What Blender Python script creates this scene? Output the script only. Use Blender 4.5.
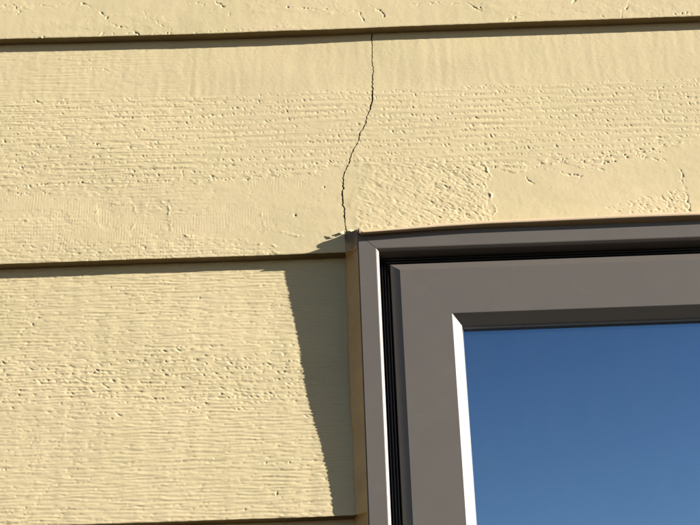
import bpy, bmesh, math
import numpy as np
from mathutils import Matrix, Vector

for o in list(bpy.data.objects):
    bpy.data.objects.remove(o)
scene = bpy.context.scene
COL = scene.collection
MM = 0.001

# ------------------------------------------------------------------ camera
# the wall stands in the x-z plane and faces -y; all lengths below are millimetres,
# "out" is the distance in front of the sheathing (y = -out)
PITCH = math.radians(26.0)
ROLL = 0.036
DIST = 1500.0
AIM = Vector((0, -21, 2300))
fw = Vector((0, math.cos(PITCH), math.sin(PITCH)))
up = Vector((0, -math.sin(PITCH), math.cos(PITCH)))
rt = Vector((1, 0, 0))
rc = rt * math.cos(ROLL) - up * math.sin(ROLL)
uc = up * math.cos(ROLL) + rt * math.sin(ROLL)
pos = (AIM - fw * DIST) * MM
cam_data = bpy.data.cameras.new('camera')
cam_data.sensor_width = 36.0
cam_data.lens = 1500.0 / 700.0 * 36.0
cam_data.clip_start = 0.05
cam_data.clip_end = 3000
cam = bpy.data.objects.new('camera', cam_data)
M = Matrix((rc, uc, -fw)).transposed().to_4x4()
M.translation = pos
cam.matrix_world = M
COL.objects.link(cam)
scene.camera = cam

# ------------------------------------------------------------------ sky, sun, exposure
SUN = Vector((3.6, -1.0, 0.9)).normalized()          # towards the sun
world = bpy.data.worlds.new('World')
scene.world = world
world.use_nodes = True
wn = world.node_tree
wn.nodes.clear()
sky = wn.nodes.new('ShaderNodeTexSky')
sky.sky_type = 'NISHITA'
sky.sun_disc = False
sky.sun_elevation = math.asin(SUN.z)
sky.sun_rotation = math.atan2(SUN.x, SUN.y)
sky.altitude = 300
sky.air_density = 1.0
sky.dust_density = 0.6
sky.ozone_density = 1.6
bg = wn.nodes.new('ShaderNodeBackground')
bg.inputs['Strength'].default_value = 0.05
wo = wn.nodes.new('ShaderNodeOutputWorld')
# clear dry sky: pale near the horizon, deepening steadily to the zenith
wtc = wn.nodes.new('ShaderNodeTexCoord')
wsep = wn.nodes.new('ShaderNodeSeparateXYZ')
wn.links.new(wtc.outputs['Generated'], wsep.inputs[0])
wramp = wn.nodes.new('ShaderNodeValToRGB')
wcr = wramp.color_ramp
wcr.elements.new(0.5)
wcr.elements.new(0.5)
for e, (p_, c_) in zip(wcr.elements, [(0.0, (1.0, 1.0, 1.0)), (0.24, (0.96, 0.94, 0.94)), (0.42, (0.45, 0.53, 0.65)), (1.0, (0.30, 0.34, 0.42))]):
    e.position = p_
    e.color = (*c_, 1)
wn.links.new(wsep.outputs['Z'], wramp.inputs['Fac'])
wmul = wn.nodes.new('ShaderNodeMix')
wmul.data_type = 'RGBA'
wmul.blend_type = 'MULTIPLY'
wmul.inputs[0].default_value = 1.0
wn.links.new(sky.outputs['Color'], wmul.inputs[6])
wn.links.new(wramp.outputs['Color'], wmul.inputs[7])
wn.links.new(wmul.outputs[2], bg.inputs['Color'])
wn.links.new(bg.outputs['Background'], wo.inputs['Surface'])

sun_data = bpy.data.lights.new('sun', 'SUN')
sun_data.energy = 5.0
sun_data.angle = math.radians(0.5)
sun_data.color = (1.0, 0.955, 0.82)
sun = bpy.data.objects.new('sun', sun_data)
sun.rotation_euler = SUN.to_track_quat('Z', 'Y').to_euler()
sun.location = (6, -4, 6)
COL.objects.link(sun)

scene.view_settings.view_transform = 'Standard'
scene.view_settings.look = 'None'
scene.view_settings.gamma = 1.0
scene.view_settings.use_curve_mapping = False
scene.view_settings.exposure = 1.71


# ------------------------------------------------------------------ materials
def new_mat(name):
    m = bpy.data.materials.new(name)
    m.use_nodes = True
    nt = m.node_tree
    nt.nodes.clear()
    out = nt.nodes.new('ShaderNodeOutputMaterial')
    return m, nt, out


def N(nt, kind, **kw):
    n = nt.nodes.new(kind)
    for k, v in kw.items():
        if k.startswith('_'):
            setattr(n, k[1:], v)
        else:
            n.inputs[k.replace('_', ' ')].default_value = v
    return n


def noise_node(nt, scale, detail=3.0, rough=0.55, stretch=None):
    tc = N(nt, 'ShaderNodeTexCoord')
    mp = N(nt, 'ShaderNodeMapping')
    if stretch:
        mp.inputs['Scale'].default_value = stretch
    nt.links.new(tc.outputs['Object'], mp.inputs['Vector'])
    nz = N(nt, 'ShaderNodeTexNoise', Scale=scale, Detail=detail, Roughness=rough)
    nt.links.new(mp.outputs['Vector'], nz.inputs['Vector'])
    return nz.outputs['Fac']


def ramp(nt, fac, stops):
    r = N(nt, 'ShaderNodeValToRGB')
    cr = r.color_ramp
    while len(cr.elements) < len(stops):
        cr.elements.new(0.5)
    for e, (p, c) in zip(cr.elements, stops):
        e.position = p
        e.color = (*c, 1) if len(c) == 3 else c
    nt.links.new(fac, r.inputs['Fac'])
    return r.outputs['Color']


def mix_col(nt, fac, a, b, mode='MIX'):
    m = N(nt, 'ShaderNodeMix', _data_type='RGBA', _blend_type=mode)
    for idx, v in ((0, fac), (6, a), (7, b)):
        if hasattr(v, 'is_output'):
            nt.links.new(v, m.inputs[idx])
        else:
            m.inputs[idx].default_value = v if idx == 0 else (*v, 1)
    return m.outputs[2]


def paint_mat(name, col, rough=0.6, spec=0.3, mottle=0.05, mscale=14.0, bump=0.0, bscale=700.0,
              dirt=None, dscale=20.0, damt=0.25, stretch=None, hue=None, corner=None, specks=None):
    m, nt, out = new_mat(name)
    p = N(nt, 'ShaderNodeBsdfPrincipled', Roughness=rough)
    p.inputs['Specular IOR Level'].default_value = spec
    lo = tuple(c * (1 - mottle) for c in col)
    hi = tuple(min(1, c * (1 + mottle)) for c in col)
    c = ramp(nt, noise_node(nt, mscale, 5, 0.6, stretch), [(0.3, lo), (0.7, hi)])
    if hue:
        f = ramp(nt, noise_node(nt, 9.0, 2), [(0.38, (0, 0, 0)), (0.68, (1, 1, 1))])
        c = mix_col(nt, f, c, hue)
    if dirt:
        f = ramp(nt, noise_node(nt, dscale, 6, 0.7, stretch), [(0.52, (0, 0, 0)), (0.75, (damt,) * 3)])
        c = mix_col(nt, f, c, dirt)
    if specks:      # tiny flecks of overspray and grit
        f = ramp(nt, noise_node(nt, 420.0, 2, .5), [(0.76, (0, 0, 0)), (0.79, (.5,) * 3)])
        c = mix_col(nt, f, c, specks)
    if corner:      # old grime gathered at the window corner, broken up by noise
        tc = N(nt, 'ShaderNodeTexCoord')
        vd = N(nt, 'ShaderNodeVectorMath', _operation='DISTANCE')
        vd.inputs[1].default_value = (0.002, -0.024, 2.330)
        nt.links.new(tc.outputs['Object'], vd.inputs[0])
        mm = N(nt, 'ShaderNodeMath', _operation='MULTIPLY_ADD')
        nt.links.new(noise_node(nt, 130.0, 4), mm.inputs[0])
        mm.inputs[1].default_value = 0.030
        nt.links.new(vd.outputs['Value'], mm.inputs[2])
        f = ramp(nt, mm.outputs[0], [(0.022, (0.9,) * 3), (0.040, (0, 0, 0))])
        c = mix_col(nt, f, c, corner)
    nt.links.new(c, p.inputs['Base Color'])
    if bump:
        b = N(nt, 'ShaderNodeBump', Strength=1.0, Distance=bump)
        nt.links.new(noise_node(nt, bscale, 3, 0.6), b.inputs['Height'])
        nt.links.new(b.outputs['Normal'], p.inputs['Normal'])
    nt.links.new(p.outputs['BSDF'], out.inputs['Surface'])
    return m


CREAM = (0.475, 0.396, 0.246)
M_SIDING = paint_mat('cream_siding_paint', CREAM, 0.62, 0.25, 0.035, 16.0, bump=0.00006, bscale=900.0,
                     dirt=(0.33, 0.265, 0.165), dscale=9.0, damt=0.16, stretch=(0.6, 1, 1.6), hue=(0.492, 0.402, 0.260))
M_LAP_SHADE = paint_mat('siding_underside_painted_shade', (0.17, 0.125, 0.062), 0.8, 0.15, 0.12, 60.0, bump=0.0003, bscale=300, stretch=(0.3, 1, 1))  # board undersides: shade below the laps deepened by a darker base colour
M_FLASH = paint_mat('peach_painted_flashing', (0.53, 0.405, 0.28), 0.5, 0.3, 0.04, 40.0, bump=0.0001, bscale=300)
M_SEAL = paint_mat('tan_sealant', (0.64, 0.39, 0.17), 0.55, 0.3, 0.08, 30.0, bump=0.0002, bscale=200,
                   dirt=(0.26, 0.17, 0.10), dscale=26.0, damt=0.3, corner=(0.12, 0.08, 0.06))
M_SMEAR = paint_mat('dirty_dark_sealant', (0.14, 0.10, 0.07), 0.7, 0.2, 0.25, 90.0, bump=0.0004, bscale=400)
M_FLAKE = paint_mat('paint_flake_white', (0.36, 0.30, 0.205), 0.7, 0.2, 0.03)
M_FRAME = paint_mat('taupe_window_coating', (0.100, 0.087, 0.082), 0.40, 0.5, 0.03, 25.0, bump=0.00002, bscale=1500,
                    dirt=(0.17, 0.15, 0.135), dscale=60.0, damt=0.12, specks=(0.28, 0.25, 0.21))
M_BEAD = paint_mat('taupe_glazing_bead', (0.100, 0.087, 0.082), 0.30, 0.8, 0.02, 25.0)
M_RUBBER = paint_mat('black_rubber', (0.012, 0.012, 0.014), 0.28, 0.5, 0.1, 80.0)
M_SPACER = paint_mat('grey_spacer_bar', (0.20, 0.18, 0.20), 0.5, 0.4, 0.05, 60.0)
M_SHEATH = paint_mat('brown_sheathing', (0.12, 0.08, 0.05), 0.9, 0.1, 0.2, 30.0)
M_ROOM = paint_mat('dim_room_plaster', (0.03, 0.03, 0.035), 0.9, 0.1, 0.1, 3.0)
M_GROUND = paint_mat('dry_lawn_ground', (0.055, 0.040, 0.026), 0.95, 0.1, 0.35, 1.4, bump=0.02, bscale=30,
                     dirt=(0.045, 0.045, 0.02), dscale=0.35, damt=0.9)


def glass_mat(name, refl, tint):
    m, nt, out = new_mat(name)
    tr = N(nt, 'ShaderNodeBsdfTransparent')
    tr.inputs['Color'].default_value = (*tint, 1)
    gl = N(nt, 'ShaderNodeBsdfGlossy', Roughness=0.004)
    gl.inputs['Color'].default_value = (0.57, 0.79, 1.0, 1)
    lw = N(nt, 'ShaderNodeFresnel', IOR=1.5)
    mr = N(nt, 'ShaderNodeMapRange')
    mr.inputs['From Min'].default_value = 0.04
    mr.inputs['From Max'].default_value = 1.0
    mr.inputs['To Min'].default_value = refl
    mr.inputs['To Max'].default_value = 1.0
    nt.links.new(lw.outputs['Fac'], mr.inputs['Value'])
    # faint waviness of the pane
    b = N(nt, 'ShaderNodeBump', Strength=1.0, Distance=0.00003)
    nt.links.new(noise_node(nt, 9.0, 1), b.inputs['Height'])
    nt.links.new(b.outputs['Normal'], gl.inputs['Normal'])
    mx = N(nt, 'ShaderNodeMixShader')
    nt.links.new(mr.outputs['Result'], mx.inputs['Fac'])
    nt.links.new(tr.outputs['BSDF'], mx.inputs[1])
    nt.links.new(gl.outputs['BSDF'], mx.inputs[2])
    # thin film of dust, uneven and streaked downwards
    df = N(nt, 'ShaderNodeBsdfDiffuse')
    df.inputs['Color'].default_value = (0.5, 0.48, 0.44, 1)
    fd = ramp(nt, noise_node(nt, 26.0, 6, 0.7, (2.2, 1, 0.5)), [(0.3, (0.003,) * 3), (0.75, (0.013,) * 3)])
    m2 = N(nt, 'ShaderNodeMixShader')
    nt.links.new(fd, m2.inputs['Fac'])
    nt.links.new(mx.outputs['Shader'], m2.inputs[1])
    nt.links.new(df.outputs['BSDF'], m2.inputs[2])
    nt.links.new(m2.outputs['Shader'], out.inputs['Surface'])
    return m


M_GLASS = glass_mat('coated_window_glass', 0.56, (0.75, 0.8, 0.8))
M_GLASS_IN = glass_mat('inner_window_glass', 0.10, (0.75, 0.8, 0.8))


# ------------------------------------------------------------------ object helpers
def link(name, me, mat, parent=None):
    o = bpy.data.objects.new(name, me)
    COL.objects.link(o)
    if mat:
        me.materials.append(mat)
    if parent:
        o.parent = parent
    return o


def thing(name, label, cat):
    o = bpy.data.objects.new(name, None)
    o.empty_display_size = 0.1
    COL.objects.link(o)
    o['label'] = label
    o['category'] = cat
    o['kind'] = 'thing'
    return o


def mesh_np(name, verts, quads, smooth=True):
    """verts Nx3 in millimetres, quads Mx4"""
    me = bpy.data.meshes.new(name)
    verts = np.asarray(verts, np.float32) * MM
    quads = np.asarray(quads, np.int32)
    me.vertices.add(len(verts))
    me.vertices.foreach_set('co', verts.ravel())
    me.loops.add(quads.size)
    me.loops.foreach_set('vertex_index', quads.ravel())
    me.polygons.add(len(quads))
    me.polygons.foreach_set('loop_start', np.arange(0, quads.size, 4, dtype=np.int32))
    me.polygons.foreach_set('use_smooth', np.full(len(quads), smooth, dtype=bool))
    me.update(calc_edges=True)
    return me


def grid_quads(nr, nc, base=0, flip=False):
    i = np.arange(nr * nc).reshape(nr, nc) + base
    q = np.stack([i[:-1, :-1], i[:-1, 1:], i[1:, 1:], i[1:, :-1]], -1).reshape(-1, 4)
    return q[:, ::-1] if flip else q


def bm_mesh(name, bm):
    bmesh.ops.recalc_face_normals(bm, faces=bm.faces)
    me = bpy.data.meshes.new(name)
    bm.to_mesh(me)
    bm.free()
    return me


def box_bm(bm, x0, x1, o0, o1, z0, z1):
    vs = [bm.verts.new((x * MM, -o * MM, z * MM)) for x in (x0, x1) for o in (o0, o1) for z in (z0, z1)]
    for f in ((0, 1, 3, 2), (4, 6, 7, 5), (0, 4, 5, 1), (2, 3, 7, 6), (0, 2, 6, 4), (1, 5, 7, 3)):
        bm.faces.new([vs[i] for i in f])


# ------------------------------------------------------------------ ground (never in view, but it throws light up under the laps)
bm = bmesh.new()
g = 400000
vs = [bm.verts.new((x * MM, y * MM, 0)) for x, y in ((-g, -g), (g, -g), (g, g), (-g, g))]
bm.faces.new(vs)
ground = link('ground', bm_mesh('ground', bm), M_GROUND)
ground['kind'] = 'structure'
ground['label'] = 'dry lawn in front of the house'

# ------------------------------------------------------------------ wood-grain relief
DU = 0.5
U0, V0 = -448.0, -8.0
NU, NV = 1792, 630
uu = U0 + DU * np.arange(NU)
vv = V0 + DU * np.arange(NV)
UG, VG = np.meshgrid(uu, vv)
KU, KV = np.meshgrid(np.fft.fftfreq(NU, DU), np.fft.fftfreq(NV, DU))


def fnoise(seed, filt):
    w = np.random.default_rng(seed).standard_normal((NV, NU))
    n = np.fft.ifft2(np.fft.fft2(w) * filt).real
    return n / n.std()


def noise(seed, su, sv, ang=0.0):
    """gaussian-correlated noise, correlation lengths su (along) and sv (across) in mm"""
    c, s = math.cos(ang), math.sin(ang)
    a, b = KU * c + KV * s, -KU * s + KV * c
    return fnoise(seed, np.exp(-2 * math.pi ** 2 * ((a * su) ** 2 + (b * sv) ** 2)))


def lines_noise(seed, length, wave, width=0.22):
    """streaks along u with a typical spacing 'wave' across v"""
    k0 = 1.0 / wave
    f = np.exp(-2 * (math.pi * KU * length) ** 2) * np.exp(-((np.abs(KV) - k0) / (k0 * width)) ** 2 / 2)
    return fnoise(seed, f)


def hatch_noise(seed, height, wave, width=0.1):
    k0 = 1.0 / wave
    f = np.exp(-2 * (math.pi * KV * height) ** 2) * np.exp(-((np.abs(KU) - k0) / (k0 * width)) ** 2 / 2)
    return fnoise(seed, f)


def sig(x):
    return 1 / (1 + np.exp(-np.clip(x, -30, 30)))


def splat(H, u, v, su, sv, amp, ang=0.0):
    r = 3.2 * max(su, sv)
    i0, i1 = int((u - r - U0) / DU), int((u + r - U0) / DU) + 2
    j0, j1 = int((v - r - V0) / DU), int((v + r - V0) / DU) + 2
    i0, j0, i1, j1 = max(i0, 0), max(j0, 0), min(i1, NU), min(j1, NV)
    if i0 >= i1 or j0 >= j1:
        return
    du, dv = UG[j0:j1, i0:i1] - u, VG[j0:j1, i0:i1] - v
    c, s = math.cos(ang), math.sin(ang)
    a, b = du * c + dv * s, -du * s + dv * c
    H[j0:j1, i0:i1] += amp * np.exp(-(a / su) ** 2 - (b / sv) ** 2)


def stroke(H, pts, amp, width, rng, jit=0.8, step=0.5, twin=0.0, broken=0.0):
    """ragged groove (amp<0) or ridge along a polyline: it wanders, swells, fades and breaks off"""
    pts = np.array(pts, float)
    seg = np.hypot(*(pts[1:] - pts[:-1]).T)
    L = np.concatenate([[0], np.cumsum(seg)])
    t = np.arange(0, L[-1], step)
    x, y = np.interp(t, L, pts[:, 0]), np.interp(t, L, pts[:, 1])

    def smooth1(sc):
        k = np.arange(0, L[-1] + 2 * sc, sc)
        return np.interp(t, k, rng.normal(0, 1, len(k)))
    ox = jit * (0.9 * smooth1(4.5) + .5 * smooth1(1.6))
    oy = jit * (0.9 * smooth1(4.5) + .5 * smooth1(1.6))
    dep = np.clip(.62 - broken + .55 * smooth1(5.0) + .3 * smooth1(1.8), 0, 1.3)
    wid = width * np.clip(.75 + .3 * smooth1(3.0), .45, 1.4)
    ang = rng.normal(-.3, .5, len(t))
    for k in range(len(t)):
        if dep[k] < .04:
            continue
        splat(H, x[k] + ox[k], y[k] + oy[k], wid[k] * 1.1, wid[k] * .8, amp * .42 * dep[k], ang[k])
        if twin and dep[k] > .5:
            splat(H, x[k] + ox[k] - 1.9 * wid[k], y[k] + oy[k] + .3 * wid[k], 1.3 * wid[k], wid[k], twin * .4 * dep[k])


def pit_rows(H, mask, rng, v_lo, v_hi, dv, du, su, sv, amp, slope=0.0, keep=0.85, lean=(.2, 1.1)):
    """irregular rows of torn dimples: slanted gouges of uneven size, some with a raised burr"""
    v = v_lo
    while v < v_hi:
        u = U0 + rng.uniform(0, du)
        ph, wl = rng.uniform(0, 6.28), rng.uniform(90, 240)
        dens = rng.uniform(.6, 1.15)
        while u < -U0:
            vc = v + 1.3 * math.sin(u / wl * 6.28 + ph) + slope * u + rng.normal(0, dv * .09)
            i, j = int((u - U0) / DU), int((vc - V0) / DU)
            if 0 <= i < NU and 0 <= j < NV and rng.random() < keep * mask[j, i] * dens:
                k = min(1.5, rng.lognormal(-.1, .25))
                d = amp * rng.uniform(.2, 1.0) * k
                an = -rng.uniform(*lean)
                splat(H, u, vc, su * k * 1.5, sv * rng.uniform(.45, .8), d, an)
                splat(H, u + rng.normal(0, .8), vc + rng.normal(0, .8), su * .7, sv * .6, d * rng.uniform(-.3, .8), rng.uniform(-1.5, 1.5))
                if rng.random() < .35:
                    splat(H, u + rng.normal(0, 2.0), vc + rng.normal(0, 1.2), su * 1.3, sv * .8, -d * rng.uniform(.1, .4), an)
            u += du * rng.lognormal(-.05, .35)
        v += dv * rng.uniform(.82, 1.18)


def grooves(n, lo=0.2):
    """turn noise into separate one-sided grooves"""
    return -np.clip(n - lo, 0, None)


def crisp(n, k=2.0):
    """flat-topped ridges with steep flanks, like wire-brushed grain under paint"""
    return np.tanh(k * n)


def flecks(H, mask, rng, count, box, su, sv, amp, lean=(-.15, .35)):
    """many short torn fibres"""
    u0, u1, v0, v1 = box
    for _ in range(count):
        u, v = rng.uniform(u0, u1), rng.uniform(v0, v1)
        i, j = int((u - U0) / DU), int((v - V0) / DU)
        if not (0 <= i < NU and 0 <= j < NV) or rng.random() > mask[j, i]:
            continue
        k = min(1.8, rng.lognormal(-.1, .4))
        splat(H, u, v, su * k, sv * rng.uniform(.7, 1.3), amp * rng.uniform(.15, 1) * (1 if rng.random() < .75 else -.6), -rng.uniform(*lean))


def relief_cracked():
    """the board over the window: combed strip on top, rows of dimples, smooth cathedral patches below"""
    rng = np.random.default_rng(11)
    H = 0.20 * noise(1, 55, 22)
    top = sig((VG - 196 - 0.9 * noise(2, 14, 3)) / 0.8)
    vb = np.interp(UG, [-450, -358, -255, -121, -69, -1, 20, 24, 144, 148, 175, 211, 250, 283, 320, 368, 450],
                   [84, 87, 89, 90, 93, 106, 104, 100, 96, 92, 88, 101, 93, 98, 108, 116, 122])
    edge = noise(3, 6, 2.6) * 3.2 + noise(31, 1.8, 1.1) * 1.8
    B = sig((VG - vb + edge) / 0.6) * (1 - top)
    diag = sig((UG - 6 + 3 * noise(4, 3, 5)) / 3.0) * sig((143 + 2.2 * noise(5, 2.0, 3.0) + 1.3 * noise(32, .9, 1.0) - UG) / 0.6) * sig((vb + 9 - VG) / 5)
    smooth = (1 - top) * (1 - B) * (1 - diag)
    left = sig((-150 - UG + 30 * noise(6, 30, 12)) / 28)
    grit = noise(33, .75, .65)
    patchy = sig(noise(34, 22, 10) * 1.6)
    # combed strip
    H += top * (0.022 * noise(7, 2.2, 12) + 0.022 * crisp(lines_noise(8, 8, 2.6)) * sig(noise(35, 25, 9) * 2) + 0.010 * noise(9, 1.2, 1.4) + .006 * grit)
    H += top * left * (0.085 * crisp(lines_noise(10, 12, 4.6, .4)) * patchy + .12 * grooves(lines_noise(36, 8, 5, .5), 1.0) + .02 * noise(37, 2.0, 1.1))
    H += top * 0.05
    P = np.zeros_like(H)
    flecks(P, top, rng, 2600, (-440, 440, 194, 275), 1.0, .5, -.09, (-.2, .6))
    # dimple field
    H += B * (0.030 + 0.012 * noise(11, 2.0, .9) + 0.065 * lines_noise(12, 14, 7.6, .2) + 0.04 * crisp(lines_noise(43, 7, 4.2, .4), 1.2) + 0.018 * noise(13, 4.5, 1.2) + .008 * grit)
    H += B * left * (0.085 * crisp(lines_noise(14, 10, 4.2, .4), 1.4) * (0.4 + patchy) + 0.03 * noise(15, 3.5, 1.0) + .13 * grooves(noise(38, 7, .8), 1.1))
    H += (B + diag) * 0.15
    pit_rows(P, B * (1 - 0.6 * left) * (.5 + .5 * patchy), rng, 92, 196, 7.5, 3.6, 1.0, 1.25, -0.29, keep=1.45, lean=(.35, 1.15))
    flecks(P, B, rng, 3000, (-440, 440, 82, 198), 1.3, .5, -.15, (-.1, .6))
    flecks(P, B * left, rng, 3600, (-440, -100, 82, 198), 2.4, .5, -.2, (-.1, .2))
    # ragged diagonal tearing
    mod = sig(noise(16, 12, 8) * 2.5)
    H += diag * ((0.05 * mod + 0.012) * noise(17, 2.0, .8, -0.45) + 0.03 * noise(39, 1.2, .8) + .05 * noise(40, 7, 2.5, -.3))
    flecks(P, diag * np.clip(.25 + (UG - 10) / 150, 0, 1), rng, 1900, (8, 144, 24, 100), 1.5, .5, -.30, (.05, .8))
    # smooth patches: faint saw hatching
    H += smooth * (0.010 * noise(18, 1.2, 1.2) + 0.03 * noise(19, 6, 3) + .005 * grit)
    hm = sig((noise(20, 24, 7) - 0.25) * 4) * smooth * sig((-2 - UG) / 4)
    H += hm * 0.014 * hatch_noise(21, 3.0, 2.8, .14)
    flecks(P, smooth, rng, 700, (-440, 440, 2, 115), .9, .5, -.12, (-.3, .8))
    # lower left: rough grain along the butt, cathedral outlines
    lowv = np.interp(UG, [-450, -350, -230, -160, -75, -40], [20, 24, 17, 22, 6, -4])
    low = sig((lowv + edge * .8 - VG) / .8)
    H += low * (0.08 * crisp(lines_noise(22, 8, 4.6, .4)) + 0.03 * noise(23, 2.4, 1.0) + .09)
    flecks(P, low, rng, 1200, (-440, -30, 0, 28), 1.6, .55, -.25, (-.2, .5))
    mid = sig((-150 - UG) / 14) * smooth * sig((noise(24, 26, 8) - .1) * 3)
    H += mid * (0.065 * crisp(lines_noise(25, 11, 5.0, .45)) + .022 * noise(41, 3, 1.1) + .05)
    flecks(P, mid, rng, 1500, (-440, -130, 20, 92), 1.8, .5, -.2, (-.2, .4))
    # shallow cathedral islands with ragged rims
    isl = np.zeros_like(H)
    for cu, cv, ru, rv in [(-237, 51, 20, 15), (-205, 48, 22, 19), (-330, 55, 40, 7), (-100, 45, 26, 16)]:
        d = ((UG - cu) / ru) ** 4 + ((VG - cv) / rv) ** 4 + .35 * noise(int(42 - cu), 4, 3) + .3 * noise(int(90 - cu), 1.2, 1.1)
        isl = np.maximum(isl, sig((1 - d) * 5) * (1.0 if cu < -150 else .35))
    H += -.14 * isl * smooth
    for pts, amp, w in [
        ([(-221, 66), (-216, 52), (-219, 36)], .16, 1.0), ([(-193, 69), (-184, 62), (-182, 46), (-181, 30)], .26, 1.0),
        ([(-181, 30), (-150, 22), (-110, 18), (-70, 9)], .18, 1.0), ([(-257, 62), (-259, 50), (-255, 39)], .14, 1.0),
        ([(-357, 52), (-330, 50), (-300, 48)], .18, 1.1), ([(-296, 66), (-285, 72), (-270, 76), (-240, 82)], .2, 1.0),
        ([(-95, 60), (-88, 45), (-85, 32)], .10, 1.2), ([(-100, 30), (-70, 26), (-45, 20)], .12, 1.1),
            ([(142, 96), (147, 84), (143, 76), (141, 66), (147, 58), (146, 50), (151, 41), (144, 33), (143, 27)], .30, .95)]:
        stroke(P, pts, amp, w, rng, jit=1.0, broken=.05)
    for pts, amp, w in [
        ([(-358, 91), (-300, 92), (-252, 95)], -.5, .6), ([(-355, 82), (-320, 83), (-298, 80)], -.46, .6),
        ([(-358, 136), (-310, 138), (-262, 139), (-225, 138)], -.45, .55), ([(-345, 112), (-290, 114)], -.36, .55),
        ([(-280, 98), (-240, 101), (-215, 106)], -.5, .6), ([(-358, 120), (-330, 121), (-300, 119)], -.4, .55),
        ([(-182, 112), (-172, 104), (-168, 96)], -.38, .7), ([(-150, 95), (-120, 90), (-90, 93), (-60, 96)], -.45, .8),
        ([(-250, 225), (-205, 222)], -.4, .6), ([(-350, 200), (-300, 197), (-270, 198)], -.42, .6),
        ([(-300, 238), (-262, 236), (-240, 232)], -.4, .6), ([(-357, 128), (-332, 126)], -.5, .7), ([(-330, 252), (-290, 250), (-262, 246)], -.35, .6),
        ([(345, 85), (343, 70), (347, 54), (346, 34)], -.6, .7), ([(332, 182), (336, 160), (334, 142), (338, 120)], -.42, .75),
            ([(150, 93), (170, 88), (200, 95), (235, 96), (262, 92), (290, 100), (330, 112)], -.6, .75),
            ([(182, 82), (186, 77), (191, 73)], -.45, .75), ([(220, 86), (232, 80), (243, 80)], -.6, .8), ([(300, 104), (318, 96), (330, 95)], -.65, .75),
        ([(255, 90), (266, 84), (272, 86)], -.55, .75), ([(215, 101), (250, 98), (285, 103), (330, 104)], -.5, .7), ([(10, 28), (60, 30), (90, 27)], -.32, .7)]:
        stroke(P, pts, amp, w, rng, jit=1.2, twin=.08, broken=.16)
    for _ in range(260):
        u = 347 - abs(rng.normal(0, 36))
        v = rng.uniform(26, 30 + 32 * (1 - (347 - u) / 130))
        splat(P, u, v, rng.uniform(.7, 2.0), rng.uniform(.4, .65), -.34 * rng.uniform(.15, 1), -rng.uniform(.1, .8))
    for _ in range(90):
        splat(P, rng.uniform(-110, -8), rng.uniform(25, 95), rng.uniform(.6, 1.8), .6, rng.uniform(-.14, .08), rng.uniform(-.6, .6))
    splat(P, -54.2, 44.8, 1.0, 1.0, -1.1)
    splat(P, -24, 77, .8, .8, -.6)
    return H + P


def relief_grain(seed):
    """board with dense level saw grain and a torn, dimpled band across the middle"""
    rng = np.random.default_rng(seed)
    H = 0.20 * noise(seed + 1, 60, 25)
    amp = 0.55 + 0.55 * sig(noise(seed + 2, 30, 12) * 1.8)
    H += amp * (0.115 * crisp(lines_noise(seed + 3, 6.5, 3.9, .28), 1.4) + .13 * grooves(lines_noise(seed + 15, 6.5, 3.7, .35), .9))
    H += 0.045 * lines_noise(seed + 4, 16, 9.0, .4) + .040 * noise(seed + 16, 4.5, .8)
    H += 0.012 * noise(seed + 5, 1.8, .8) + 0.007 * noise(seed + 14, .75, .65)
    band = np.exp(-((VG - 142 + 0.03 * UG - 6 * noise(seed + 6, 60, 10)) / 21) ** 2)
    H += band * (0.04 * noise(seed + 7, 2.4, 1.0))
    H += 0.025 * noise(seed + 17, 4.0, 22)
    P = np.zeros_like(H)
    pit_rows(P, band, rng, 98, 195, 4.9, 4.6, 1.25, .95, -0.40, slope=-.03, keep=1.0, lean=(-.1, .7))
    flecks(P, .35 + .65 * sig(noise(seed + 8, 20, 9) * 2), rng, 8000, (-440, 2, 0, 285), 1.9, .5, -.24, (-.12, .2))
    for _ in range(22):
        splat(P, rng.uniform(-440, 0), rng.uniform(0, 275), rng.uniform(.8, 1.5), rng.uniform(.6, 1.0), -rng.uniform(.15, .5), -rng.uniform(0, 1.2))
    splat(P, -76, 24, .8, 1.4, -.55, -.2)
    return H + P


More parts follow.
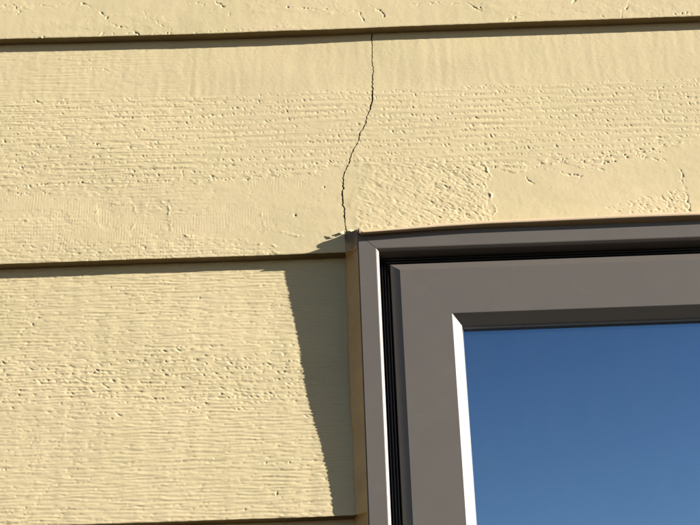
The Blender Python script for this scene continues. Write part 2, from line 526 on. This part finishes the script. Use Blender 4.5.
def relief_smooth(seed):
    """nearly smooth board with ragged cathedral outlines"""
    rng = np.random.default_rng(seed)
    H = 0.20 * noise(seed + 1, 60, 25) + 0.012 * noise(seed + 2, 1.2, 1.2) + 0.04 * noise(seed + 3, 7, 4) + .006 * noise(seed + 9, .75, .65)
    H += 0.022 * noise(seed + 4, 3.0, 12)
    step = sig((noise(seed + 5, 40, 8) - .2 + .25 * noise(seed + 7, 4, 2) + .18 * noise(seed + 8, 1.2, 1.0)) * 9)
    H += .13 * step + step * .035 * noise(seed + 6, 3, 1.1)
    P = np.zeros_like(H)
    for pts, amp, w in [
        ([(-268, 40), (-260, 30), (-252, 17), (-240, 12), (-228, 8), (-219, 1)], -.8, .85),
        ([(-356, 48), (-352, 36), (-357, 30)], -.8, .85), ([(-370, 46), (-345, 44), (-310, 43), (-290, 48), (-270, 40)], -.55, .8),
        ([(-214, 31), (-208, 20), (-200, 17)], -.7, .9), ([(-200, 14), (-188, 10), (-184, 5)], -.5, .85),
        ([(-137, 42), (-124, 34), (-121, 24)], -.8, .85), ([(-170, 44), (-150, 40), (-130, 43)], -.5, .8),
        ([(-60, 33), (-40, 29), (-10, 25), (20, 22)], -.55, .8), ([(22, 19), (23, 11)], -.7, .85),
        ([(36, 26), (42, 22), (47, 12)], -.9, .95), ([(140, 27), (152, 18), (146, 24)], -.8, .85),
        ([(172, 6), (180, 3), (200, 9)], -.85, .85), ([(250, 22), (258, 26)], -.8, .85), ([(314, 18), (302, 3)], -.85, .85),
        ([(277, 4), (285, 2)], -.85, .8), ([(60, 27), (100, 30), (135, 26)], -.45, .75),
            ([(-330, 1), (-180, 3), (-100, 2)], -.35, .8), ([(330, 34), (360, 28), (385, 30)], -.8, .8), ([(385, 6), (360, 3)], -.8, .8)]:
        stroke(P, pts, amp, w, rng, jit=1.3, twin=.09, broken=.1)
    flecks(P, .3 + .7 * step, rng, 1500, (-440, 440, 0, 90), .9, .5, -.2, (-.2, 1.0))
    return H + P


def sample(R, u, v):
    a = np.mod((u - U0) / DU, NU - 1)
    b = np.clip((v - V0) / DU, 0, NV - 2)
    i, j = a.astype(int), b.astype(int)
    fa, fb = a - i, b - j
    return (R[j, i] * (1 - fa) * (1 - fb) + R[j, i + 1] * fa * (1 - fb) + R[j + 1, i] * (1 - fa) * fb + R[j + 1, i + 1] * fa * fb)


# ------------------------------------------------------------------ siding boards
BUTT = 21.0        # out of the face at the bottom edge
TILT = 12.3 / 270.5
VTOP = 292.0
underside_faces = []


def face_out(v):
    return BUTT - TILT * v


def board_piece(us, vs, relief, butt_z, amp=None, left_path=None, right_path=None, wob=None):
    """closed solid: us/vs column and row positions; left_path/right_path(v) bend an end to a crack"""
    Ug, Vg = np.meshgrid(us, vs)
    Ug = Ug.copy()
    if right_path is not None:
        e = us[-1]
        w = np.clip(1 - (e - Ug) / 70.0, 0, 1)
        Ug += (right_path(Vg) - e) * (w * w * (3 - 2 * w))
    if left_path is not None:
        s = us[0]
        w = np.clip(1 - (Ug - s) / 70.0, 0, 1)
        Ug += (left_path(Vg) - s) * (w * w * (3 - 2 * w))
    h = sample(relief, Ug, Vg) if relief is not None else np.zeros_like(Ug)
    if amp is not None:
        h = h * amp[None, :]
    out = face_out(Vg) + h
    v0 = vs[0]
    out -= 0.35 * np.clip(1 - (Vg - v0) / 0.7, 0, 1) ** 2
    wb = (wob(Ug) if wob else 0.0)
    z = butt_z + Vg + wb * np.clip(1 - Vg / 280.0, 0, 1)
    front = np.stack([Ug, -out, z], -1)
    V, Q = [front.reshape(-1, 3)], [grid_quads(*Ug.shape)]
    n = front.shape[0] * front.shape[1]
    back = front.copy()
    back[..., 1] = -(face_out(Vg) - 12.8)

    def strip(a, b, flip):
        nonlocal n
        g = np.stack([a, b])
        V.append(g.reshape(-1, 3))
        Q.append(grid_quads(2, a.shape[0], n, flip))
        n += g.shape[0] * g.shape[1]
    under0 = sum(len(q) for q in Q)
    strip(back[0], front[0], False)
    under1 = sum(len(q) for q in Q)
    strip(front[-1], back[-1], False)
    strip(front[:, 0], back[:, 0], False)
    strip(back[:, -1], front[:, -1], False)
    cs = np.stack([back[0, 0], back[-1, 0], back[-1, -1], back[0, -1]])
    V.append(cs)
    Q.append(np.array([[0, 1, 2, 3]]) + n)
    underside_faces.append((under0, under1))
    return np.concatenate(V), np.concatenate(Q)


def board_obj(parts):
    """one mesh from one or more closed pieces; their undersides get a darker colour with the lap shade painted in"""
    V, Q, nv, nq, mi = [], [], 0, 0, []
    for (v, q), (c0, c1) in zip(parts, underside_faces[-len(parts):]):
        V.append(v)
        Q.append(q + nv)
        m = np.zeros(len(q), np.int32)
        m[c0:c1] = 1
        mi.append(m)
        nv += len(v)
    me = mesh_np('siding_board', np.concatenate(V), np.concatenate(Q))
    o = link('siding_board', me, M_SIDING, house)
    me.materials.append(M_LAP_SHADE)
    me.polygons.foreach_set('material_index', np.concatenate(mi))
    return o


def columns(lo, hi, dense_lo, dense_hi, du):
    """fine columns inside the dense range, widening outside it; also the relief amplitude per column"""
    mid = np.arange(max(lo, dense_lo), min(hi, dense_hi) + 1e-6, du)
    L, x, s = [], mid[0], du
    while x > lo + 1e-6:
        s = min(s * 1.12, 9.0)
        x = max(lo, x - s)
        L.append(x)
    R, x, s = [], mid[-1], du
    while x < hi - 1e-6:
        s = min(s * 1.12, 9.0)
        x = min(hi, x + s)
        R.append(x)
    us = np.array(L[::-1] + list(mid) + R)
    sp = np.gradient(us)
    return us, np.clip(1.6 * du / sp, 0.08, 1.0)


def rows(lo, dense_hi, hi, dv):
    a = np.arange(lo, dense_hi + 1e-6, dv)
    b, x, s = [], a[-1], dv
    while x < hi - 1e-6:
        s = min(s * 1.3, 12)
        x = min(hi, x + s)
        b.append(x)
    return np.array(list(a) + b)


def wob(seed, amp=0.7, bow=0.0):
    r = np.random.default_rng(seed)
    ph = r.uniform(0, 6.28, 4)

    def f(u):
        w = amp * (0.5 * np.sin(u / 91 + ph[0]) + .16 * np.sin(u / 23 + ph[1]) + .10 * np.sin(u / 5.1 + ph[2]) + .10 * np.sin(u / 1.9 + ph[3]))
        return w + bow * np.clip(-(u + 110) / 260, 0, 2) ** 1.3
    return f


house = thing('house_wall', 'cream painted lap siding wall with a cracked board around the dark window', 'wall')
XL, XR = -1300.0, 1700.0
WIN_X0, WIN_X1, WIN_Z1, WIN_Z0 = 8.5, 760.0, 2328.6, 1229.0
Z_ROW1, Z_ROW0, Z_TOP, Z_BOT = 2312.0, 2040.5, 2582.0, 1769.5

# the cracked board: two closed pieces of one mesh, split along the crack
CR = np.array([(-3.4, -2), (-3.2, 12), (-2.3, 22.8), (-4.1, 43.2), (-3.2, 50.9), (-5.1, 54.5), (-4.8, 64.0), (-5.3, 71.2), (-4.2, 73.5), (-3.9, 81.9),
               (-2.9, 92.7), (-0.3, 97.9), (2.4, 104.6), (3.1, 109.5), (7.8, 121.5), (13.6, 131.7), (14.9, 139.8), (22.1, 153.3),
               (23.4, 161.2), (28.4, 175.0), (30.2, 183.3), (30.7, 205.1), (32.4, 220.7), (31.8, 231.2), (32.4, 268.4), (32.6, 295)])
jr = np.random.default_rng(5)
jv = np.arange(-2, 296, 1.9)
jj = jr.normal(0, 0.42, len(jv))


def crack_mid(v):
    return np.interp(v, CR[:, 1], CR[:, 0]) + np.interp(v, jv, jj)


CW = np.clip(np.interp(jv, np.arange(-2, 310, 11), jr.uniform(.7, 1.4, len(np.arange(-2, 310, 11)))) * jr.uniform(0.75, 1.2, len(jv)), .5, 1.7)


def crack_w(v):
    return np.interp(v, jv, CW) * np.interp(v, [0, 60, 140, 180, 260], [1.3, 1.45, 1.45, 1.35, 1.3])


R1 = 1.4 * relief_cracked()
w1 = wob(21, .6, 0.2)
usL, aL = columns(XL, 12.0, -425, 12, 0.6)
vsL = rows(0.0, 272, VTOP, 0.6)
usR, aR = columns(12.0, 800.0, 12, 425, 0.6)
vsR = rows(22.0, 272, VTOP, 0.6)
VA, QA = board_piece(usL, vsL, R1, Z_ROW1, aL, right_path=lambda v: crack_mid(v) - crack_w(v) / 2, wob=w1)
VB, QB = board_piece(usR, vsR, R1, Z_ROW1, aR, left_path=lambda v: crack_mid(v) + crack_w(v) / 2)
cracked = board_obj([(VA, QA), (VB, QB)])
cracked['label'] = 'cream siding board split by a thin jagged crack running up from the window corner'

# board under it, left of the window
R0 = 1.55 * relief_grain(300)
us, a = columns(XL, -1.5, -425, -1.5, 0.6)
V_, Q_ = board_piece(us, rows(0, 272, VTOP, 0.6), R0, Z_ROW0, a, wob=wob(31, .6))
b0 = board_obj([(V_, Q_)])
b0['label'] = 'cream siding board with level saw grain left of the window jamb'

# top board: only its lower edge is in view
RT = relief_smooth(500)
us, a = columns(XL, XR, -425, 425, 0.65)
V_, Q_ = board_piece(us, rows(0, 60, VTOP, 0.65), RT, Z_TOP, a, wob=wob(41, .7, 2.4))
b2 = board_obj([(V_, Q_)])
b2['label'] = 'smooth cream siding board along the top with ragged grain marks'

# the next board down, its head just in view at the foot of the picture
us, a = columns(XL, -1.5, -300, -1.5, 1.5)
V_, Q_ = board_piece(us, np.concatenate([np.arange(0, 236, 12.0), np.arange(236, 280, 1.5), [VTOP]]), R0, Z_BOT, a, wob=wob(51, .6))
board_obj([(V_, Q_)])

# boards out of view that complete the wall
far_us = np.arange(0, 1.0001, 0.02)
far_v = np.array([0, .8, 1.6, 4, 60, 120, 180, 240, 274, VTOP])


def plain_board(x0, x1, z):
    V_, Q_ = board_piece(x0 + (x1 - x0) * far_us, far_v, None, z)
    return board_obj([(V_, Q_)])


for k in range(2):
    plain_board(XL, XR, 2852.5 + 270.5 * k)
plain_board(802.0, XR, Z_ROW1)
for k in range(4):
    z = Z_ROW0 - 271.0 * k
    plain_board(770.0, XR, z)
    if k > 1:
        plain_board(XL, -1.5, z)
for k in range(4, 8):
    plain_board(XL, XR, Z_ROW0 - 271.0 * k - 2)

bm = bmesh.new()
box_bm(bm, XL, WIN_X0 - 4, -120, -0.5, 0, 3400)
box_bm(bm, WIN_X1 + 4, XR, -120, -0.5, 0, 3400)
box_bm(bm, WIN_X0 - 4, WIN_X1 + 4, -120, -0.5, WIN_Z1 + 3, 3400)
box_bm(bm, WIN_X0 - 4, WIN_X1 + 4, -120, -0.5, 0, WIN_Z0 - 3)
link('sheathing', bm_mesh('sheathing', bm), M_SHEATH, house)

# dim room behind the glass
bm = bmesh.new()
x0, x1, d0, d1, z0, z1 = XL + 5, XR - 5, -121, -3200, 300, 2900
for q in (((x0, d1, z0), (x1, d1, z0), (x1, d1, z1), (x0, d1, z1)), ((x0, d0, z0), (x0, d1, z0), (x0, d1, z1), (x0, d0, z1)),
          ((x1, d0, z0), (x1, d1, z0), (x1, d1, z1), (x1, d0, z1)), ((x0, d0, z0), (x1, d0, z0), (x1, d1, z0), (x0, d1, z0)),
          ((x0, d0, z1), (x1, d0, z1), (x1, d1, z1), (x0, d1, z1))):
    bm.faces.new([bm.verts.new((x * MM, -o * MM, z * MM)) for x, o, z in q])
room = link('room_interior', bm_mesh('room_interior', bm), M_ROOM)
room['kind'] = 'structure'
room['label'] = 'dim room behind the window glass'


# ------------------------------------------------------------------ sealant down the jamb
def wall_out(z):
    if z >= Z_ROW1:
        return face_out(z - Z_ROW1)
    v = (z - Z_ROW0) % 271.0
    return face_out(v)


rng = np.random.default_rng(77)
zs = list(np.arange(WIN_Z0 - 2, 2334.0, 2.0))
for b in (Z_ROW1, Z_ROW0, Z_BOT):
    zs += [b - 0.4, b + 0.4]
zs = np.array(sorted(zs))
n = len(zs)
nl = np.interp(zs, np.arange(1200, 2400, 9), np.cumsum(rng.normal(0, .25, len(np.arange(1200, 2400, 9)))) * .25 + rng.normal(0, .3, len(np.arange(1200, 2400, 9))))
nl -= nl.mean()
prof = [(0.0, 0.0), (0.10, 0.10), (0.28, 0.25), (0.5, 0.42), (0.72, 0.62), (0.88, 0.82), (0.965, 0.95), (1.0, 1.0)]
V_ = []
for i, z in enumerate(zs):
    wo_ = wall_out(z)
    xl = -4.6 + 0.9 * nl[i] + (0.6 if wo_ > 17 else 0)
    xr = WIN_X0 - 0.15
    oe = 28.8 + 0.35 * nl[i]
    for (a, b) in [(0.0, None)] + prof + [(1.0, None)]:
        if b is None:
            V_.append((xl if a == 0 else xr, -2.0, z))
        else:
            V_.append((xl + (xr - xl) * a, -(wo_ + 0.35 + (oe - wo_) * b), z))
V_ = np.array(V_)
seal = link('sealant_bead', mesh_np('sealant_bead', V_, grid_quads(n, len(prof) + 2)), M_SEAL, house)
seal['label'] = 'tan sealant bead between siding and window jamb'

# ------------------------------------------------------------------ window
window = thing('casement_window', 'taupe framed casement window with blue sky mirrored in its glass', 'window')


def mitred(name, profile, rect, side, mat, parent, gap=0.0, smooth=False):
    """one mitred bar of a rectangular frame; profile = [(inset, out)...] closed"""
    X0, X1, Z0, Z1 = rect
    bm = bmesh.new()
    A, B = [], []
    for i, o in profile:
        if side == 'l':
            a, b = (X0 + i, Z0 + i + gap), (X0 + i, Z1 - i - gap)
        elif side == 'r':
            a, b = (X1 - i, Z0 + i + gap), (X1 - i, Z1 - i - gap)
        elif side == 't':
            a, b = (X0 + i + gap, Z1 - i), (X1 - i - gap, Z1 - i)
        else:
            a, b = (X0 + i + gap, Z0 + i), (X1 - i - gap, Z0 + i)
        A.append(bm.verts.new((a[0] * MM, -o * MM, a[1] * MM)))
        B.append(bm.verts.new((b[0] * MM, -o * MM, b[1] * MM)))
    m = len(profile)
    for k in range(m):
        f = bm.faces.new((A[k], A[(k + 1) % m], B[(k + 1) % m], B[k]))
        f.smooth = smooth
    bm.faces.new(A)
    bm.faces.new(B[::-1])
    return link(name, bm_mesh(name, bm), mat, parent)


FO = 30.0
frame_prof = [(0, -60), (0, FO - .9), (0.25, FO - .3), (0.9, FO), (17.6, FO), (18.4, FO - .35), (20.3, FO - 2.2), (20.8, FO - 3.0), (21.0, 7.0), (60, 5.0), (60, -60)]
RECT = (WIN_X0, WIN_X1, WIN_Z0, WIN_Z1)
members = {}
for s, nm in (('l', 'jamb'), ('t', 'head'), ('r', 'jamb'), ('b', 'sill')):
    members[s] = mitred(nm, frame_prof, RECT, s, M_FRAME, window, gap=0.28)

# dark rubber weather strip in the gap between frame and sash: three ribs
gp = [(21.3, 7.4), (21.3, 9.0)]
for c in (23.6, 26.6, 29.4):
    for t in range(7):
        ang = math.pi * (1 - t / 6)
        gp.append((c + 1.15 * math.cos(ang), 10.5 + 3.2 * math.sin(ang)))
gp += [(31.2, 9.0), (31.2, 7.4)]
for s in 'ltrb':
    mitred('weather_strip', gp, RECT, s, M_RUBBER, window, smooth=True)

SX, SZ = 40.0, 2297.0
SRECT = (SX, WIN_X1 - (SX - WIN_X0), WIN_Z0 + (WIN_Z1 - SZ), SZ)
SO = 25.0
sash_prof = [(0, 7.6), (0, 18.6), (0.4, 19.1), (8.8, SO - .2), (9.3, SO), (57.9, SO), (57.9, -28), (0.6, -28)]
bead_prof = [(57.95, 12.6), (57.95, SO - .12), (58.25, SO - .25), (67.6, 15.4), (68.0, 14.7), (68.0, 12.6)]
gasket_prof = [(58.2, 7.8), (58.2, 12.4), (68.3, 12.4), (68.6, 12.0), (68.6, 7.8)]
for s, nm in (('l', 'sash_stile'), ('t', 'sash_rail'), ('r', 'sash_stile'), ('b', 'sash_rail')):
    bar = mitred(nm, sash_prof, SRECT, s, M_FRAME, window)
    mitred('glazing_bead', bead_prof, SRECT, s, M_BEAD, bar)
    mitred('glazing_gasket', gasket_prof, SRECT, s, M_SPACER, bar)

# double glazing
IN = 60.0
bm = bmesh.new()
box_bm(bm, SRECT[0] + IN, SRECT[1] - IN, 3.8, 7.6, SRECT[2] + IN, SRECT[3] - IN)
pane = link('glass_pane', bm_mesh('glass_pane', bm), M_GLASS, window)
bm = bmesh.new()
box_bm(bm, SRECT[0] + IN, SRECT[1] - IN, -12.4, -8.6, SRECT[2] + IN, SRECT[3] - IN)
link('glass_pane', bm_mesh('glass_pane', bm), M_GLASS_IN, window)
sp_prof = [(60.5, 3.6), (66.5, 3.6), (66.5, -8.4), (60.5, -8.4)]
for s in 'ltrb':
    mitred('glass_spacer', sp_prof, SRECT, s, M_SPACER, pane)

# head flashing: a painted drip cap whose lip overhangs the frame face
xs = np.concatenate([np.arange(11.5, 130, 3.0), np.arange(130, 766, 12.0)])
r2 = np.random.default_rng(9)
wav = np.interp(xs, np.arange(0, 800, 14), r2.normal(0, .22, len(np.arange(0, 800, 14))))
drop = np.interp(xs, [11, 30, 51, 91, 140, 300], [6.2, 5.5, 4.6, 2.6, 1.0, 0.0])
lip = np.interp(xs, [11, 40, 90, 200, 360], [0.7, 1.9, 3.3, 3.6, 4.0])
pr = []
for x, d, l in zip(xs, drop, lip):
    zb = 2330.6 - d
    oo = 37.8 + 0.25 * math.sin(x / 37.0)
    pr.append([(x, -12, 2333.2), (x, -20.2, max(zb + l + 4.6, 2335.6)), (x, -23.5, zb + l + 3.2), (x, -30, zb + l + 1.8), (x, -(oo - 1.0), zb + l + .5), (x, -(oo - .2), zb + l), (x, -(oo + .1), zb + l * .5),
               (x, -oo, zb + .3), (x, -(oo - .5), zb), (x, -(oo - 1.4), zb + .3), (x, -(oo - 2.0), zb + 1.2), (x, -(FO + .8), zb + 1.7),
               (x, -(FO + .25), zb + 1.2), (x, -(FO - 3), 2329.0), (x, -12, 2329.0)])
pr = np.array(pr)
nc = pr.shape[1]
loop = np.concatenate([pr, pr[:, :1]], 1)
V_ = loop.reshape(-1, 3)
Q_ = [grid_quads(len(xs), nc + 1)]
me = mesh_np('head_flashing', V_, np.concatenate(Q_), True)
bm = bmesh.new()
bm.from_mesh(me)
bmesh.ops.remove_doubles(bm, verts=bm.verts, dist=1e-6)
bmesh.ops.holes_fill(bm, edges=[e for e in bm.edges if e.is_boundary], sides=0)
bmesh.ops.recalc_face_normals(bm, faces=bm.faces)
bm.to_mesh(me)
bm.free()
cap = link('head_flashing', me, M_FLASH, window)
cap['label'] = 'thin peach painted flashing strip over the window head'


# dirty smear of sealant and lifted paint at the window corner
def lump(name, c, r, mat, parent, seed, amp=.25):
    bm = bmesh.new()
    bmesh.ops.create_icosphere(bm, subdivisions=4, radius=1.0)
    rg = np.random.default_rng(seed)
    ks = rg.normal(0, 2.6, (9, 3))
    ph = rg.uniform(0, 6.28, 9)
    for v in bm.verts:
        p = np.array(v.co)
        d = 1 + amp * np.sin(ks @ p + ph).sum() / 4
        v.co = ((c[0] + p[0] * d * r[0]) * MM, -(c[1] + p[1] * d * r[1]) * MM, (c[2] + p[2] * d * r[2]) * MM)
    for f in bm.faces:
        f.smooth = True
    return link(name, bm_mesh(name, bm), mat, parent)


sm = lump('sealant_smear', (0.5, 21.0, 2329.0), (5.0, 1.5, 4.6), M_SMEAR, house, 3, .16)
sm['label'] = 'dirty dark sealant smear at the window corner'
lump('sealant_smear', (10.2, 30.0, 2329.6), (1.5, 2.6, 3.4), M_SMEAR, house, 4, .2)


def flake(u, v, pts, lift, seed):
    """a small curled chip: outline in the board plane, lifted away at its tip"""
    bm = bmesh.new()
    top, bot = [], []
    for k, (a, b) in enumerate(pts):
        o = face_out(v) + 0.3 + lift[k]
        top.append(bm.verts.new(((u + a) * MM, -(o + .35) * MM, (Z_ROW1 + v + b) * MM)))
        bot.append(bm.verts.new(((u + a) * MM, -o * MM, (Z_ROW1 + v + b) * MM)))
    bm.faces.new(top)
    bm.faces.new(bot[::-1])
    m = len(pts)
    for k in range(m):
        bm.faces.new((top[k], bot[k], bot[(k + 1) % m], top[(k + 1) % m]))
    return link('paint_flake', bm_mesh('paint_flake', bm), M_FLAKE, cracked)


flake(-18, 17.5, [(-2.6, 2.6), (0.2, .9), (4.0, .7), (2.6, -1.2), (-1.2, -1.7), (-1.4, .3)], [.9, .6, .1, .2, .7, .9], 1)
flake(-6.5, 21.2, [(-2.8, -1.0), (-.9, .9), (1.6, 2.6), (2.2, .2), (-.2, -1.8)], [3.2, 2.4, .4, 0, 1.8], 2)
flake(2.2, 23.6, [(-2.8, .6), (.6, 1.3), (3.2, .4), (.2, -1.6)], [2.6, 1.2, 0, 1.0], 3)
